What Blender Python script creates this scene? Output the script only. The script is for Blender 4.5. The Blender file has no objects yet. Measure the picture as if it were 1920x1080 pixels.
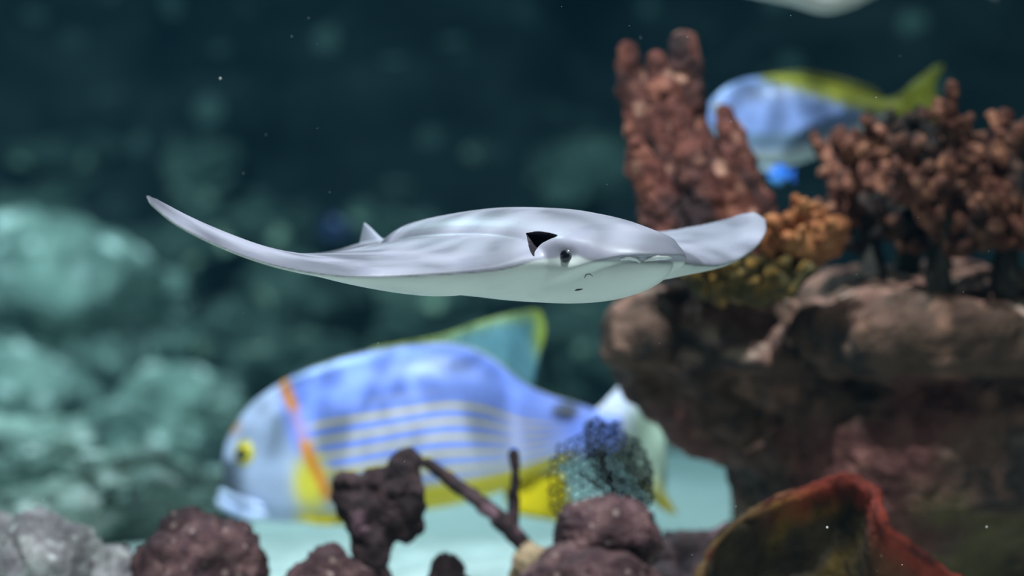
import bpy, bmesh, math, random
import numpy as np
from mathutils import Vector, Matrix
from mathutils.bvhtree import BVHTree

S = bpy.context.scene
COL = S.collection
R = math.radians

# ------------------------------------------------------------------ camera, world, lights, exposure
LENS, FOCUS, CZ = 135.0, 2.44, 0.28
K = 36.0 / LENS / 1920.0                       # metres per pixel per metre of distance
cam_d = bpy.data.cameras.new('camera')
cam_d.lens = LENS; cam_d.sensor_width = 36.0
cam_d.clip_start = 0.05; cam_d.clip_end = 60
cam_d.dof.use_dof = True
cam_d.dof.focus_distance = FOCUS
cam_d.dof.aperture_fstop = 5.2
cam = bpy.data.objects.new('camera', cam_d)
cam.location = (0, 0, CZ); cam.rotation_euler = (R(90), 0, 0)
COL.objects.link(cam); S.camera = cam

S.view_settings.view_transform = 'Standard'
S.view_settings.look = 'None'
S.view_settings.gamma = 1.0
S.view_settings.use_curve_mapping = False
S.view_settings.exposure = 0.0
S.cycles.use_denoising = True
S.cycles.max_bounces = 6
S.cycles.diffuse_bounces = 3
S.cycles.glossy_bounces = 2
S.cycles.transmission_bounces = 4
S.cycles.transparent_max_bounces = 8
S.cycles.volume_bounces = 1
S.cycles.sample_clamp_indirect = 6.0
S.cycles.caustics_reflective = False
S.cycles.caustics_refractive = False

W = bpy.data.worlds.new('water'); S.world = W
W.use_nodes = True
wn = W.node_tree.nodes; wl = W.node_tree.links
wn.clear()
wo = wn.new('ShaderNodeOutputWorld')
bg = wn.new('ShaderNodeBackground'); bg.inputs[0].default_value = (0.02, 0.08, 0.10, 1); bg.inputs[1].default_value = 0.3
wl.new(bg.outputs[0], wo.inputs['Surface'])
vs = wn.new('ShaderNodeVolumeScatter'); vs.inputs['Color'].default_value = (0.08, 0.46, 0.80, 1)
vs.inputs['Density'].default_value = 0.0065; vs.inputs['Anisotropy'].default_value = 0.2
va = wn.new('ShaderNodeVolumeAbsorption'); va.inputs['Color'].default_value = (0.02, 0.68, 0.86, 1)
va.inputs['Density'].default_value = 0.085
ad = wn.new('ShaderNodeAddShader')
wl.new(vs.outputs[0], ad.inputs[0]); wl.new(va.outputs[0], ad.inputs[1])
wl.new(ad.outputs[0], wo.inputs['Volume'])

def aim(o, target):
    d = Vector(target) - o.location
    o.rotation_euler = d.to_track_quat('-Z', 'Y').to_euler()

def area(name, loc, target, size, watts, color, size_y=None):
    l = bpy.data.lights.new(name, 'AREA'); l.energy = watts; l.color = color
    l.size = size
    if size_y: l.shape = 'RECTANGLE'; l.size_y = size_y
    o = bpy.data.objects.new(name, l); o.location = loc; COL.objects.link(o); aim(o, target); return o

def ripple_spot(name, loc, target, watts, color, angle, scale, lo, hi, blend=0.5, radius=0.01):
    """a tank lamp whose beam has gone through the rippled water surface: its light comes as a moving net"""
    l = bpy.data.lights.new(name, 'SPOT'); l.energy = watts; l.color = color
    l.spot_size = R(angle); l.spot_blend = blend; l.shadow_soft_size = radius
    l.use_nodes = True
    n, k = l.node_tree.nodes, l.node_tree.links
    em = next(x for x in n if x.type == 'EMISSION')
    tc = n.new('ShaderNodeNewGeometry')
    no = n.new('ShaderNodeTexNoise'); no.inputs['Scale'].default_value = scale * 0.5; no.inputs['Detail'].default_value = 1
    k.new(tc.outputs['Incoming'], no.inputs['Vector'])
    mx = n.new('ShaderNodeVectorMath'); mx.operation = 'MULTIPLY_ADD'
    mx.inputs[1].default_value = (0.09,) * 3
    k.new(no.outputs['Color'], mx.inputs[0]); k.new(tc.outputs['Incoming'], mx.inputs[2])
    vo = n.new('ShaderNodeTexVoronoi'); vo.feature = 'DISTANCE_TO_EDGE'; vo.inputs['Scale'].default_value = scale
    k.new(mx.outputs[0], vo.inputs['Vector'])
    mr = n.new('ShaderNodeMapRange'); mr.inputs['From Min'].default_value = 0.0; mr.inputs['From Max'].default_value = 0.24
    mr.inputs['To Min'].default_value = 1.0; mr.inputs['To Max'].default_value = 0.0
    k.new(vo.outputs['Distance'], mr.inputs['Value'])
    pw = n.new('ShaderNodeMath'); pw.operation = 'POWER'; pw.inputs[1].default_value = 1.8
    k.new(mr.outputs[0], pw.inputs[0])
    ma = n.new('ShaderNodeMath'); ma.operation = 'MULTIPLY_ADD'; ma.inputs[1].default_value = hi; ma.inputs[2].default_value = lo
    k.new(pw.outputs[0], ma.inputs[0]); k.new(ma.outputs[0], em.inputs['Strength'])
    o = bpy.data.objects.new(name, l); o.location = loc; COL.objects.link(o); aim(o, target); return o

ripple_spot('lamp_key', (-0.15, 1.75, 2.5), (0.0, 2.75, 0.2), 310, (1.0, 0.88, 0.88), 46, 38, 0.50, 1.5, radius=0.012)
ripple_spot('lamp_fish', (-0.25, 2.05, 2.1), (0.0, 3.4, 0.22), 90, (1.0, 0.95, 1.0), 24, 52, 0.14, 4.6, radius=0.006)
area('lamp_rocks', (-1.0, 4.7, 2.0), (-1.0, 5.6, 0.1), 0.3, 72, (0.84, 0.98, 0.98))
area('lamp_tank', (0.1, 4.6, 2.3), (0.1, 4.9, 0), 1.0, 5, (0.85, 0.97, 1.0))
area('lamp_front', (0.6, 1.5, 2.0), (0.4, 3.2, 0.25), 0.6, 19, (1.0, 0.95, 0.92))

def P(px, py, D):
    return Vector(((px - 960) * K * D, D, CZ + (540 - py) * K * D))

# ------------------------------------------------------------------ helpers
def tag(o, label=None, cat=None, group=None, kind=None):
    if label: o['label'] = label
    if cat: o['category'] = cat
    if group: o['group'] = group
    if kind: o['kind'] = kind
    return o

def empty(name, loc, label, cat, group=None, rz=0.0):
    o = bpy.data.objects.new(name, None); o.location = loc; o.rotation_euler = (0, 0, rz)
    o.empty_display_size = 0.02
    COL.objects.link(o); return tag(o, label, cat, group)

def obj(name, me, mat=None, parent=None, loc=None):
    o = bpy.data.objects.new(name, me)
    if mat is not None and not me.materials: me.materials.append(mat)
    COL.objects.link(o)
    if parent: o.parent = parent
    if loc is not None: o.location = loc
    return o

def mesh(verts, faces, smooth=True):
    me = bpy.data.meshes.new('m')
    me.from_pydata([tuple(v) for v in verts], [], [tuple(f) for f in faces])
    me.update()
    if smooth: me.polygons.foreach_set('use_smooth', [True] * len(me.polygons))
    return me

def _hash(ix, iy, iz, seed):
    h = (ix * 374761393 + iy * 668265263 + iz * 2147483647 + seed * 1274126177) & 0xFFFFFFFF
    h = ((h ^ (h >> 13)) * 1274126177) & 0xFFFFFFFF
    h = h ^ (h >> 16)
    return (h & 0xFFFF) / 32767.5 - 1.0

def vnoise(p, seed=0):
    p = np.asarray(p, float)
    i = np.floor(p).astype(np.int64); f = p - i
    f = f * f * f * (f * (f * 6 - 15) + 10)
    out = 0
    for dx in (0, 1):
        for dy in (0, 1):
            for dz in (0, 1):
                w = (f[:, 0] if dx else 1 - f[:, 0]) * (f[:, 1] if dy else 1 - f[:, 1]) * (f[:, 2] if dz else 1 - f[:, 2])
                out = out + w * _hash(i[:, 0] + dx, i[:, 1] + dy, i[:, 2] + dz, seed)
    return out

def fbm(p, scale, octv=4, seed=0, gain=0.5):
    p = np.asarray(p, float) * scale; a, out = 1.0, 0
    for k in range(octv):
        out = out + a * vnoise(p + 17.3 * k, seed + k); a *= gain; p = p * 2.03
    return out

def billow(p, scale, octv=3, seed=0):
    p = np.asarray(p, float) * scale; a, out = 1.0, 0
    for k in range(octv):
        out = out + a * (1 - 2 * np.abs(vnoise(p + 9.1 * k, seed + k))); a *= 0.5; p = p * 2.1
    return out

def co_of(me):
    a = np.empty(len(me.vertices) * 3); me.vertices.foreach_get('co', a); return a.reshape(-1, 3)

def no_of(me):
    a = np.empty(len(me.vertices) * 3, dtype=np.float32); me.vertices.foreach_get('normal', a); return a.reshape(-1, 3).astype(float)

def set_co(me, a):
    me.vertices.foreach_set('co', np.ascontiguousarray(a, dtype=np.float32).ravel()); me.update()

def displace(me, f):
    set_co(me, co_of(me) + no_of(me) * f(co_of(me))[:, None]); return me

def set_col(me, rgb, name='Col'):
    at = me.color_attributes.new(name, 'FLOAT_COLOR', 'POINT')
    a = np.ones((len(me.vertices), 4)); a[:, :3] = rgb
    at.data.foreach_set('color', a.astype(np.float32).ravel())

def applied(me, *mods):
    """mods: (type, {attr: value}); returns the evaluated mesh"""
    o = bpy.data.objects.new('tmp', me); COL.objects.link(o)
    for t, kw in mods:
        m = o.modifiers.new(t, t)
        for k2, v2 in kw.items(): setattr(m, k2, v2)
    dg = bpy.context.evaluated_depsgraph_get(); dg.update()
    new = bpy.data.meshes.new_from_object(o.evaluated_get(dg))
    bpy.data.objects.remove(o); bpy.data.meshes.remove(me)
    new.polygons.foreach_set('use_smooth', [True] * len(new.polygons)); new.update()
    return new

def loft(rings, closed=True, cap=True):
    """rings: list of equal-length point lists"""
    n = len(rings[0]); V = [p for r in rings for p in r]; F = []
    for i in range(len(rings) - 1):
        for j in range(n if closed else n - 1):
            a, b = i * n + j, i * n + (j + 1) % n
            F.append((a, b, b + n, a + n))
    if cap:
        for i, rev in ((0, True), (len(rings) - 1, False)):
            c = len(V); V.append(tuple(np.mean(np.array([tuple(p) for p in rings[i]]), axis=0)))
            for j in range(n):
                a, b = i * n + j, i * n + (j + 1) % n
                F.append((b, a, c) if rev else (a, b, c))
    return V, F

def smooth_path(pts, n):
    """Catmull-Rom resample of rows (any number of columns)"""
    p = np.asarray([tuple(q) for q in pts], float)
    p = np.vstack([2 * p[0] - p[1], p, 2 * p[-1] - p[-2]])
    m = len(p) - 3; out = []
    for t in np.linspace(0, m - 1e-6, n):
        i = int(t); f = t - i
        a, b, c, d = p[i:i + 4]
        out.append(0.5 * (2 * b + (c - a) * f + (2 * a - 5 * b + 4 * c - d) * f * f + (3 * b - a - 3 * c + d) * f ** 3))
    return np.array(out)

def tube(pts_r, n=24, seg=10, amp=0.0, scale=40.0, seed=0, flat=1.0, round_end=(True, True), bill=False):
    """pts_r rows: x, y, z, radius. A closed tapering tube with rounded ends and lumpy skin."""
    p = smooth_path(pts_r, n)
    c, r = p[:, :3], np.maximum(p[:, 3], 1e-4)
    if round_end[1]:
        d = c[-1] - c[-2]; d = d / (np.linalg.norm(d) + 1e-9)
        add = [(c[-1] + d * r[-1] * math.sin(a), r[-1] * math.cos(a)) for a in (0.5, 1.0, 1.4)]
        c = np.vstack([c] + [a[0] for a in add]); r = np.concatenate([r, [a[1] for a in add]])
    if round_end[0]:
        d = c[0] - c[1]; d = d / (np.linalg.norm(d) + 1e-9)
        add = [(c[0] + d * r[0] * math.sin(a), r[0] * math.cos(a)) for a in (1.4, 1.0, 0.5)]
        c = np.vstack([a[0] for a in add] + [c]); r = np.concatenate([[a[1] for a in add], r])
    t = np.gradient(c, axis=0); t /= np.linalg.norm(t, axis=1)[:, None] + 1e-9
    up = np.array([0.0, 1.0, 0.0]); rings = []
    for i in range(len(c)):
        s = np.cross(t[i], up); s /= np.linalg.norm(s) + 1e-9
        u2 = np.cross(s, t[i])
        up = u2
        rings.append([c[i] + r[i] * (math.cos(a) * s + flat * math.sin(a) * u2) for a in np.linspace(0, 2 * math.pi, seg, endpoint=False)])
    V, F = loft(rings)
    me = mesh(V, F)
    if amp:
        rr = np.concatenate([np.repeat(r, seg), [r[0], r[-1]]])
        nz = billow(co_of(me), scale, 3, seed) if bill else fbm(co_of(me), scale, 4, seed)
        set_co(me, co_of(me) + no_of(me) * (amp * np.minimum(rr / rr.max() + 0.15, 1) * nz)[:, None])
    return me

_ico = {}
def ico(sub):
    if sub not in _ico:
        bm = bmesh.new(); bmesh.ops.create_icosphere(bm, subdivisions=sub, radius=1)
        bm.verts.ensure_lookup_table()
        v = np.array([tuple(x.co) for x in bm.verts]); f = [[q.index for q in x.verts] for x in bm.faces]
        bm.free(); _ico[sub] = (v / np.linalg.norm(v, axis=1)[:, None], f)
    return _ico[sub]

def rock_mesh(rad, seed, sub=5, amp=0.28, freq=1.3, fine=0.06, rot=(0, 0, 0), flatb=None):
    v, f = ico(sub)
    r = 1 + amp * fbm(v + seed * 3.7, freq, 3, seed) + fine * billow(v + seed, freq * 4.5, 3, seed + 5)
    p = v * r[:, None] * np.asarray(rad)[None, :]
    M = np.array(Matrix.Rotation(rot[2], 3, 'Z') @ Matrix.Rotation(rot[1], 3, 'Y') @ Matrix.Rotation(rot[0], 3, 'X'))
    return mesh(p @ M.T, f)

def ellipsoid(bm, c, rad, rot=(0, 0, 0), sub=3):
    M = Matrix.Translation(c) @ Matrix.Rotation(rot[2], 4, 'Z') @ Matrix.Rotation(rot[1], 4, 'Y') @ Matrix.Rotation(rot[0], 4, 'X') @ Matrix.Diagonal((*rad, 1))
    bmesh.ops.create_icosphere(bm, subdivisions=sub, radius=1, matrix=M)

def bm_mesh(bm):
    me = bpy.data.meshes.new('m'); bm.to_mesh(me); bm.free(); return me

# ------------------------------------------------------------------ materials
def srgb(r, g, b):
    f = lambda c: (c / 255 / 12.92) if c <= 10 else ((c / 255 + 0.055) / 1.055) ** 2.4
    return (f(r), f(g), f(b), 1)

def lin(r, g, b): return np.array(srgb(r, g, b)[:3])
def mixc(c, col, w): return c * (1 - w[:, None]) + np.asarray(col)[None, :] * w[:, None]
def sstep(a, b, x):
    t = np.clip((x - a) / (b - a), 0, 1); return t * t * (3 - 2 * t)

def material(name, ramp, scale=20, detail=6, rough=0.8, bump=0.4, bump_scale=90, spots=None, spot_scale=30,
             spot_size=0.25, coords='Position', attr=False, translucent=0.0, alpha=1.0, spec=0.3, sss=0.0, noise_mix=0.3,
             bump_dist=0.004, patch=None, patch_scale=6, patch_lo=0.5, patch_hi=0.62):
    m = bpy.data.materials.new(name); m.use_nodes = True
    n, l = m.node_tree.nodes, m.node_tree.links
    b = n['Principled BSDF']; out = n['Material Output']
    b.inputs['Roughness'].default_value = rough
    b.inputs['Specular IOR Level'].default_value = spec
    if sss:
        b.inputs['Subsurface Weight'].default_value = sss
        b.inputs['Subsurface Radius'].default_value = (0.004, 0.004, 0.004)
    if coords == 'Position':
        vec = n.new('ShaderNodeNewGeometry').outputs['Position']
    else:
        vec = n.new('ShaderNodeTexCoord').outputs['Object']
    nz = n.new('ShaderNodeTexNoise'); nz.inputs['Scale'].default_value = scale; nz.inputs['Detail'].default_value = detail
    nz.inputs['Roughness'].default_value = 0.65
    l.new(vec, nz.inputs['Vector'])
    if attr:
        at = n.new('ShaderNodeAttribute'); at.attribute_name = 'Col'
        mr = n.new('ShaderNodeMapRange'); mr.inputs['To Min'].default_value = 1 - noise_mix; mr.inputs['To Max'].default_value = 1 + noise_mix
        l.new(nz.outputs['Fac'], mr.inputs['Value'])
        mu = n.new('ShaderNodeMix'); mu.data_type = 'RGBA'; mu.blend_type = 'MULTIPLY'; mu.inputs['Factor'].default_value = 1
        l.new(at.outputs['Color'], mu.inputs['A']); l.new(mr.outputs[0], mu.inputs['B'])
        col = mu.outputs['Result']
    else:
        cr = n.new('ShaderNodeValToRGB'); e = cr.color_ramp.elements
        e[0].position, e[0].color = ramp[0][0], ramp[0][1]
        e[1].position, e[1].color = ramp[-1][0], ramp[-1][1]
        for p, c in ramp[1:-1]:
            q = e.new(p); q.color = c
        l.new(nz.outputs['Fac'], cr.inputs['Fac'])
        col = cr.outputs['Color']
    if patch:
        pn = n.new('ShaderNodeTexNoise'); pn.inputs['Scale'].default_value = patch_scale; pn.inputs['Detail'].default_value = 5
        l.new(vec, pn.inputs['Vector'])
        pm = n.new('ShaderNodeMapRange'); pm.inputs['From Min'].default_value = patch_lo; pm.inputs['From Max'].default_value = patch_hi
        l.new(pn.outputs['Fac'], pm.inputs['Value'])
        mu = n.new('ShaderNodeMix'); mu.data_type = 'RGBA'
        l.new(pm.outputs[0], mu.inputs['Factor']); l.new(col, mu.inputs['A']); mu.inputs['B'].default_value = patch
        col = mu.outputs['Result']
    if spots:
        vo = n.new('ShaderNodeTexVoronoi'); vo.inputs['Scale'].default_value = spot_scale
        l.new(vec, vo.inputs['Vector'])
        sm = n.new('ShaderNodeMapRange'); sm.inputs['From Min'].default_value = spot_size; sm.inputs['From Max'].default_value = spot_size * 0.55
        l.new(vo.outputs['Distance'], sm.inputs['Value'])
        gt = n.new('ShaderNodeMath'); gt.operation = 'MULTIPLY'
        sx = n.new('ShaderNodeSeparateColor'); l.new(vo.outputs['Color'], sx.inputs[0])
        l.new(sm.outputs[0], gt.inputs[0]); l.new(sx.outputs[0], gt.inputs[1])
        mu = n.new('ShaderNodeMix'); mu.data_type = 'RGBA'
        l.new(gt.outputs[0], mu.inputs['Factor']); l.new(col, mu.inputs['A']); mu.inputs['B'].default_value = spots
        col = mu.outputs['Result']
    l.new(col, b.inputs['Base Color'])
    if bump:
        bn = n.new('ShaderNodeTexNoise'); bn.inputs['Scale'].default_value = bump_scale; bn.inputs['Detail'].default_value = 5
        l.new(vec, bn.inputs['Vector'])
        bp = n.new('ShaderNodeBump'); bp.inputs['Strength'].default_value = bump; bp.inputs['Distance'].default_value = bump_dist
        l.new(bn.outputs['Fac'], bp.inputs['Height']); l.new(bp.outputs[0], b.inputs['Normal'])
    sh = b.outputs[0]
    if translucent:
        tr = n.new('ShaderNodeBsdfTranslucent'); l.new(col, tr.inputs['Color'])
        mx = n.new('ShaderNodeMixShader'); mx.inputs[0].default_value = translucent
        l.new(sh, mx.inputs[1]); l.new(tr.outputs[0], mx.inputs[2]); sh = mx.outputs[0]
    if alpha < 1:
        tp = n.new('ShaderNodeBsdfTransparent')
        mx = n.new('ShaderNodeMixShader'); mx.inputs[0].default_value = alpha
        l.new(tp.outputs[0], mx.inputs[1]); l.new(sh, mx.inputs[2]); sh = mx.outputs[0]
    if sh != b.outputs[0]: l.new(sh, out.inputs['Surface'])
    return m

M_SAND = material('pale_sand', [(0.3, srgb(176, 188, 182)), (0.7, srgb(206, 212, 206))], scale=14, bump=0.5, bump_scale=60, bump_dist=0.006)
M_SLOPE = material('dark_rock_face', [(0.3, srgb(20, 26, 26)), (0.7, srgb(46, 52, 50))], scale=4, bump=0.8, bump_scale=20, bump_dist=0.03,
                   spots=srgb(110, 126, 116), spot_scale=9, spot_size=0.3)
M_PALE = material('glint_spotted_rock', [(0.30, srgb(70, 84, 78)), (0.5, srgb(130, 146, 134)), (0.7, srgb(190, 200, 186))], scale=9, bump=0.8,
                  bump_scale=30, bump_dist=0.02, spots=srgb(250, 252, 242), spot_scale=17, spot_size=0.42)  # white spots painted in as highlights on the knobs
M_DIM = material('dim_mossy_rock', [(0.30, srgb(36, 44, 42)), (0.5, srgb(74, 86, 78)), (0.7, srgb(112, 122, 108))], scale=8, bump=0.8,
                 bump_scale=30, bump_dist=0.02, spots=srgb(190, 200, 170), spot_scale=14, spot_size=0.33)  # darker copy of the reef rock for low light; pale spots painted as glints
M_BOULDER = material('brown_crusted_rock', None, scale=60, bump=0.9, bump_scale=90, bump_dist=0.01, attr=True, noise_mix=0.55)
M_STONE = material('purple_crusted_stone', [(0.28, srgb(44, 28, 31)), (0.5, srgb(92, 62, 64)), (0.72, srgb(146, 108, 104))], scale=42, bump=0.9,
                   bump_scale=130, bump_dist=0.006, spots=srgb(186, 156, 148), spot_scale=75, spot_size=0.24)
M_GREYSTONE = material('grey_crusted_stone', [(0.28, srgb(80, 72, 76)), (0.5, srgb(152, 142, 144)), (0.7, srgb(208, 202, 198))], scale=40, bump=0.9,
                       bump_scale=120, bump_dist=0.006, spots=srgb(238, 234, 228), spot_scale=60, spot_size=0.3)
M_TAN = material('tan_stone', [(0.3, srgb(110, 88, 66)), (0.7, srgb(170, 142, 110))], scale=40, bump=0.9, bump_scale=120)
M_RED = material('red_sponge_skin', [(0.28, srgb(46, 22, 17)), (0.5, srgb(98, 50, 39)), (0.74, srgb(156, 96, 74))], scale=42, bump=0.9, bump_scale=120, bump_dist=0.006,
                 spots=srgb(214, 156, 130), spot_scale=34, spot_size=0.3, patch=srgb(44, 24, 22), patch_scale=16, patch_lo=0.48, patch_hi=0.64)
M_BRANCH = material('rusty_coral_skin', [(0.28, srgb(44, 24, 17)), (0.5, srgb(100, 56, 41)), (0.74, srgb(196, 134, 102))], scale=50, bump=0.9, bump_scale=160, bump_dist=0.004, patch=srgb(34, 24, 19), patch_scale=13, patch_lo=0.47, patch_hi=0.60)
M_TRUNK = material('dark_coral_stem', [(0.3, srgb(26, 24, 20)), (0.7, srgb(58, 52, 44))], scale=50, bump=0.7, bump_scale=140)
M_FINGER = material('orange_finger_coral', [(0.28, srgb(100, 52, 30)), (0.5, srgb(160, 96, 56)), (0.72, srgb(196, 140, 90))], scale=50, bump=0.7, bump_scale=150)
M_OLIVE = material('olive_coral', [(0.28, srgb(30, 28, 16)), (0.5, srgb(76, 62, 26)), (0.72, srgb(160, 112, 44))], scale=34, bump=0.7, bump_scale=150)
M_DARK = material('dark_purple_coral', [(0.28, srgb(28, 18, 20)), (0.5, srgb(54, 37, 38)), (0.74, srgb(92, 66, 66))], scale=55, bump=0.8, bump_scale=150,
                  patch=srgb(150, 110, 120), patch_scale=26, patch_lo=0.64, patch_hi=0.72)
M_FAN = material('sea_fan_net', [(0.3, srgb(16, 18, 20)), (0.7, srgb(40, 42, 42))], scale=50, bump=0)
M_CUP = material('brown_cup_sponge', None, scale=60, bump=0.9, bump_scale=90, bump_dist=0.008, attr=True, noise_mix=0.4)
M_RIM = material('red_sponge_rim', [(0.3, srgb(84, 32, 24)), (0.7, srgb(150, 68, 50))], scale=60, bump=0.9, bump_scale=160)

# ------------------------------------------------------------------ setting: sand floor, rock slope behind
def build_floor():
    nx, ny = 120, 120
    xs = np.linspace(-4, 4, nx); ys = np.linspace(0.6, 8.5, ny)
    g = np.array([(x, y, 0) for y in ys for x in xs])
    g[:, 2] = 0.012 * fbm(g, 2.2, 3, 3) + 0.004 * fbm(g, 9, 2, 8)
    F = [(j * nx + i, j * nx + i + 1, (j + 1) * nx + i + 1, (j + 1) * nx + i) for j in range(ny - 1) for i in range(nx - 1)]
    tag(obj('floor', mesh(g, F), M_SAND), kind='structure')
build_floor()

def slope_y(z):
    return 7.1 + 0.75 * z
def build_slope():
    nx, nz = 170, 80
    xs = np.linspace(-4, 4, nx); zs = np.linspace(-0.1, 2.6, nz)
    g = np.array([(x, slope_y(z), z) for z in zs for x in xs])
    d = 0.22 * fbm(g, 1.4, 4, 21) + 0.10 * billow(g, 3.5, 3, 5)
    g[:, 1] -= d * 0.9; g[:, 2] += d * 0.2
    F = [(j * nx + i, j * nx + i + 1, (j + 1) * nx + i + 1, (j + 1) * nx + i) for j in range(nz - 1) for i in range(nx - 1)]
    tag(obj('wall_back', mesh(g, F), M_SLOPE), kind='structure')
build_slope()

# boulders of the reef behind: centre x, y, width, height in the photo, distance, material, tilt, label
BG = [
    (150, 575, 430, 250, 6.35, M_PALE, 0.30, 'big pale green boulder at the left, topmost of the lit rock pile'),
    (30, 755, 250, 160, 6.1, M_PALE, 0.1, 'pale boulder cut by the left edge, below the big topmost boulder'),
    (312, 805, 270, 190, 5.9, M_PALE, 0.12, 'rounded green grey boulder just left of the striped fish snout'),
    (70, 885, 300, 170, 4.9, M_PALE, -0.1, 'low pale boulder at the left edge above the grey stones'),
    (262, 945, 300, 170, 4.25, M_PALE, 0.1, 'low green boulder lying on the sand left of the fish mouth'),
    (60, 985, 270, 140, 4.0, M_PALE, 0.05, 'low pale boulder right behind the grey corner stones'),
    (410, 955, 140, 120, 4.3, M_PALE, 0.2, 'green grey boulder tucked behind the chin of the striped fish'),
    (450, 650, 250, 150, 6.75, M_DIM, -0.1, 'dim green rock above the striped fish forehead'),
    (590, 575, 260, 150, 6.95, M_DIM, 0.15, 'dim rock directly under the left wing of the ray'),
    (330, 500, 230, 150, 7.0, M_DIM, 0.3, 'dim grey green rock behind the topmost pale boulder'),
    (560, 700, 250, 120, 6.6, M_DIM, 0.0, 'dark rock peeping over the back of the striped fish'),
    (790, 590, 260, 140, 7.0, M_DIM, -0.1, 'dim rock between the ray belly and the fish back'),
    (520, 450, 240, 130, 7.3, M_DIM, 0.1, 'shadowy rock seen above the left wing of the ray'),
    (760, 430, 220, 130, 7.3, M_DIM, 0.1, 'shadowy rock behind the small back fin of the ray'),
    (1090, 650, 230, 150, 6.7, M_DIM, 0.2, 'shadowy rock between the dorsal fin and the brown boulder'),
    (1110, 350, 250, 160, 7.3, M_DIM, 0.0, 'shadowy rock just left of the red sponge'),
    (960, 320, 260, 150, 7.5, M_DIM, 0.2, 'shadowy rock rising above the head of the ray'),
    (190, 330, 330, 130, 7.5, M_DIM, -0.1, 'shadowy rock high at the left, above the wing tip'),
    (360, 330, 200, 150, 7.4, M_DIM, 0.2, 'shadowy rock above the raised wing tip'),
    (60, 440, 220, 160, 7.1, M_DIM, 0.2, 'dim rock by the left edge above the topmost pale boulder'),
    (1290, 700, 280, 220, 6.5, M_DIM, 0.2, 'dark rock behind the tail of the striped fish'),
    (920, 700, 250, 170, 6.5, M_DIM, 0.0, 'dark rock behind the dorsal fin of the striped fish'),
    (720, 790, 330, 190, 6.2, M_DIM, 0.0, 'dark rock behind the middle of the striped fish'),
    (500, 860, 280, 170, 5.9, M_DIM, 0.1, 'dark rock behind the striped fish face'),
]
for i, (cx, cy, w, h, D, m, tilt, lab) in enumerate(BG):
    s = K * D
    me = rock_mesh((w / 2 * s * 1.02, w / 2 * s * 0.9, h / 2 * s * 1.05), 40 + i, sub=5, amp=0.30, freq=1.5, fine=0.11, rot=(0, tilt, 0.3 * i))
    tag(obj('reef_boulder', me, m, loc=P(cx, cy, D)), lab, 'boulder', 'boulders of the reef behind')

# ------------------------------------------------------------------ brown boulder on the right
def build_boulder():
    D0 = 3.3; s = K * D0
    bm = bmesh.new()
    def e(px, py, D, rx, rz, ry, rot=(0, 0, 0)):
        ellipsoid(bm, P(px, py, D), (rx * s, ry * s, rz * s), rot)
    e(1760, 830, 3.31, 400, 300, 400)
    e(1800, 610, 3.35, 330, 112, 330)
    e(1650, 590, 3.34, 170, 88, 260)
    e(1420, 660, 3.25, 250, 95, 170, (0, R(22), 0))
    e(1222, 622, 3.22, 84, 68, 95, (0, R(-30), 0))
    e(1300, 690, 3.24, 140, 62, 105, (0, R(42), 0))
    e(1500, 790, 3.34, 250, 130, 250, (0, R(42), 0))
    e(1310, 735, 3.26, 190, 92, 115, (0, R(40), 0))
    e(1545, 900, 3.40, 150, 200, 230, (0, R(4), 0))
    e(1560, 690, 3.31, 130, 90, 160)
    e(1745, 628, 3.23, 270, 84, 340)
    e(1500, 640, 3.33, 110, 60, 170, (0, R(-25), 0))
    e(1960, 640, 3.25, 200, 100, 330)
    e(1600, 1000, 3.38, 220, 260, 300)
    e(1800, 1120, 3.40, 380, 160, 340)
    me = applied(bm_mesh(bm), ('REMESH', dict(mode='VOXEL', voxel_size=0.0055)), ('SMOOTH', dict(factor=0.6, iterations=8)))
    displace(me, lambda p: 0.010 * fbm(p, 9, 3, 2))
    displace(me, lambda p: 0.0055 * billow(p, 34, 4, 7))
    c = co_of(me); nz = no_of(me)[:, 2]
    n1, n2, n3 = fbm(c, 7, 4, 11), fbm(c, 26, 4, 12), fbm(c, 12, 4, 13)
    cc = mixc(np.tile(lin(88, 64, 51), (len(c), 1)), lin(46, 36, 32), sstep(-0.1, 0.6, n2))
    cc = mixc(cc, lin(140, 100, 80), sstep(0.35, 0.9, fbm(c, 52, 3, 19)) * 0.8)
    cc = mixc(cc, lin(92, 80, 48), sstep(0.1, 0.8, n3) * (1 - sstep(0.10, 0.22, c[:, 2])) * 0.8)
    cc = mixc(cc, lin(92, 42, 42), sstep(0.15, 0.7, n1) * 0.6)
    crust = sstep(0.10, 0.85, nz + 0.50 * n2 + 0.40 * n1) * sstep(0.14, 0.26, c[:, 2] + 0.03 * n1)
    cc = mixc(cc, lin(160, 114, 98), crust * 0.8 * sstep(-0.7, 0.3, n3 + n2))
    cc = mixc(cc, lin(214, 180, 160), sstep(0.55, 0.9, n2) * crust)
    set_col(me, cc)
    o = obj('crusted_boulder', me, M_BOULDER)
    tag(o, 'huge brown overhanging boulder with reddish crust filling the right side', 'boulder')
    return o
boulder = build_boulder()

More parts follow.
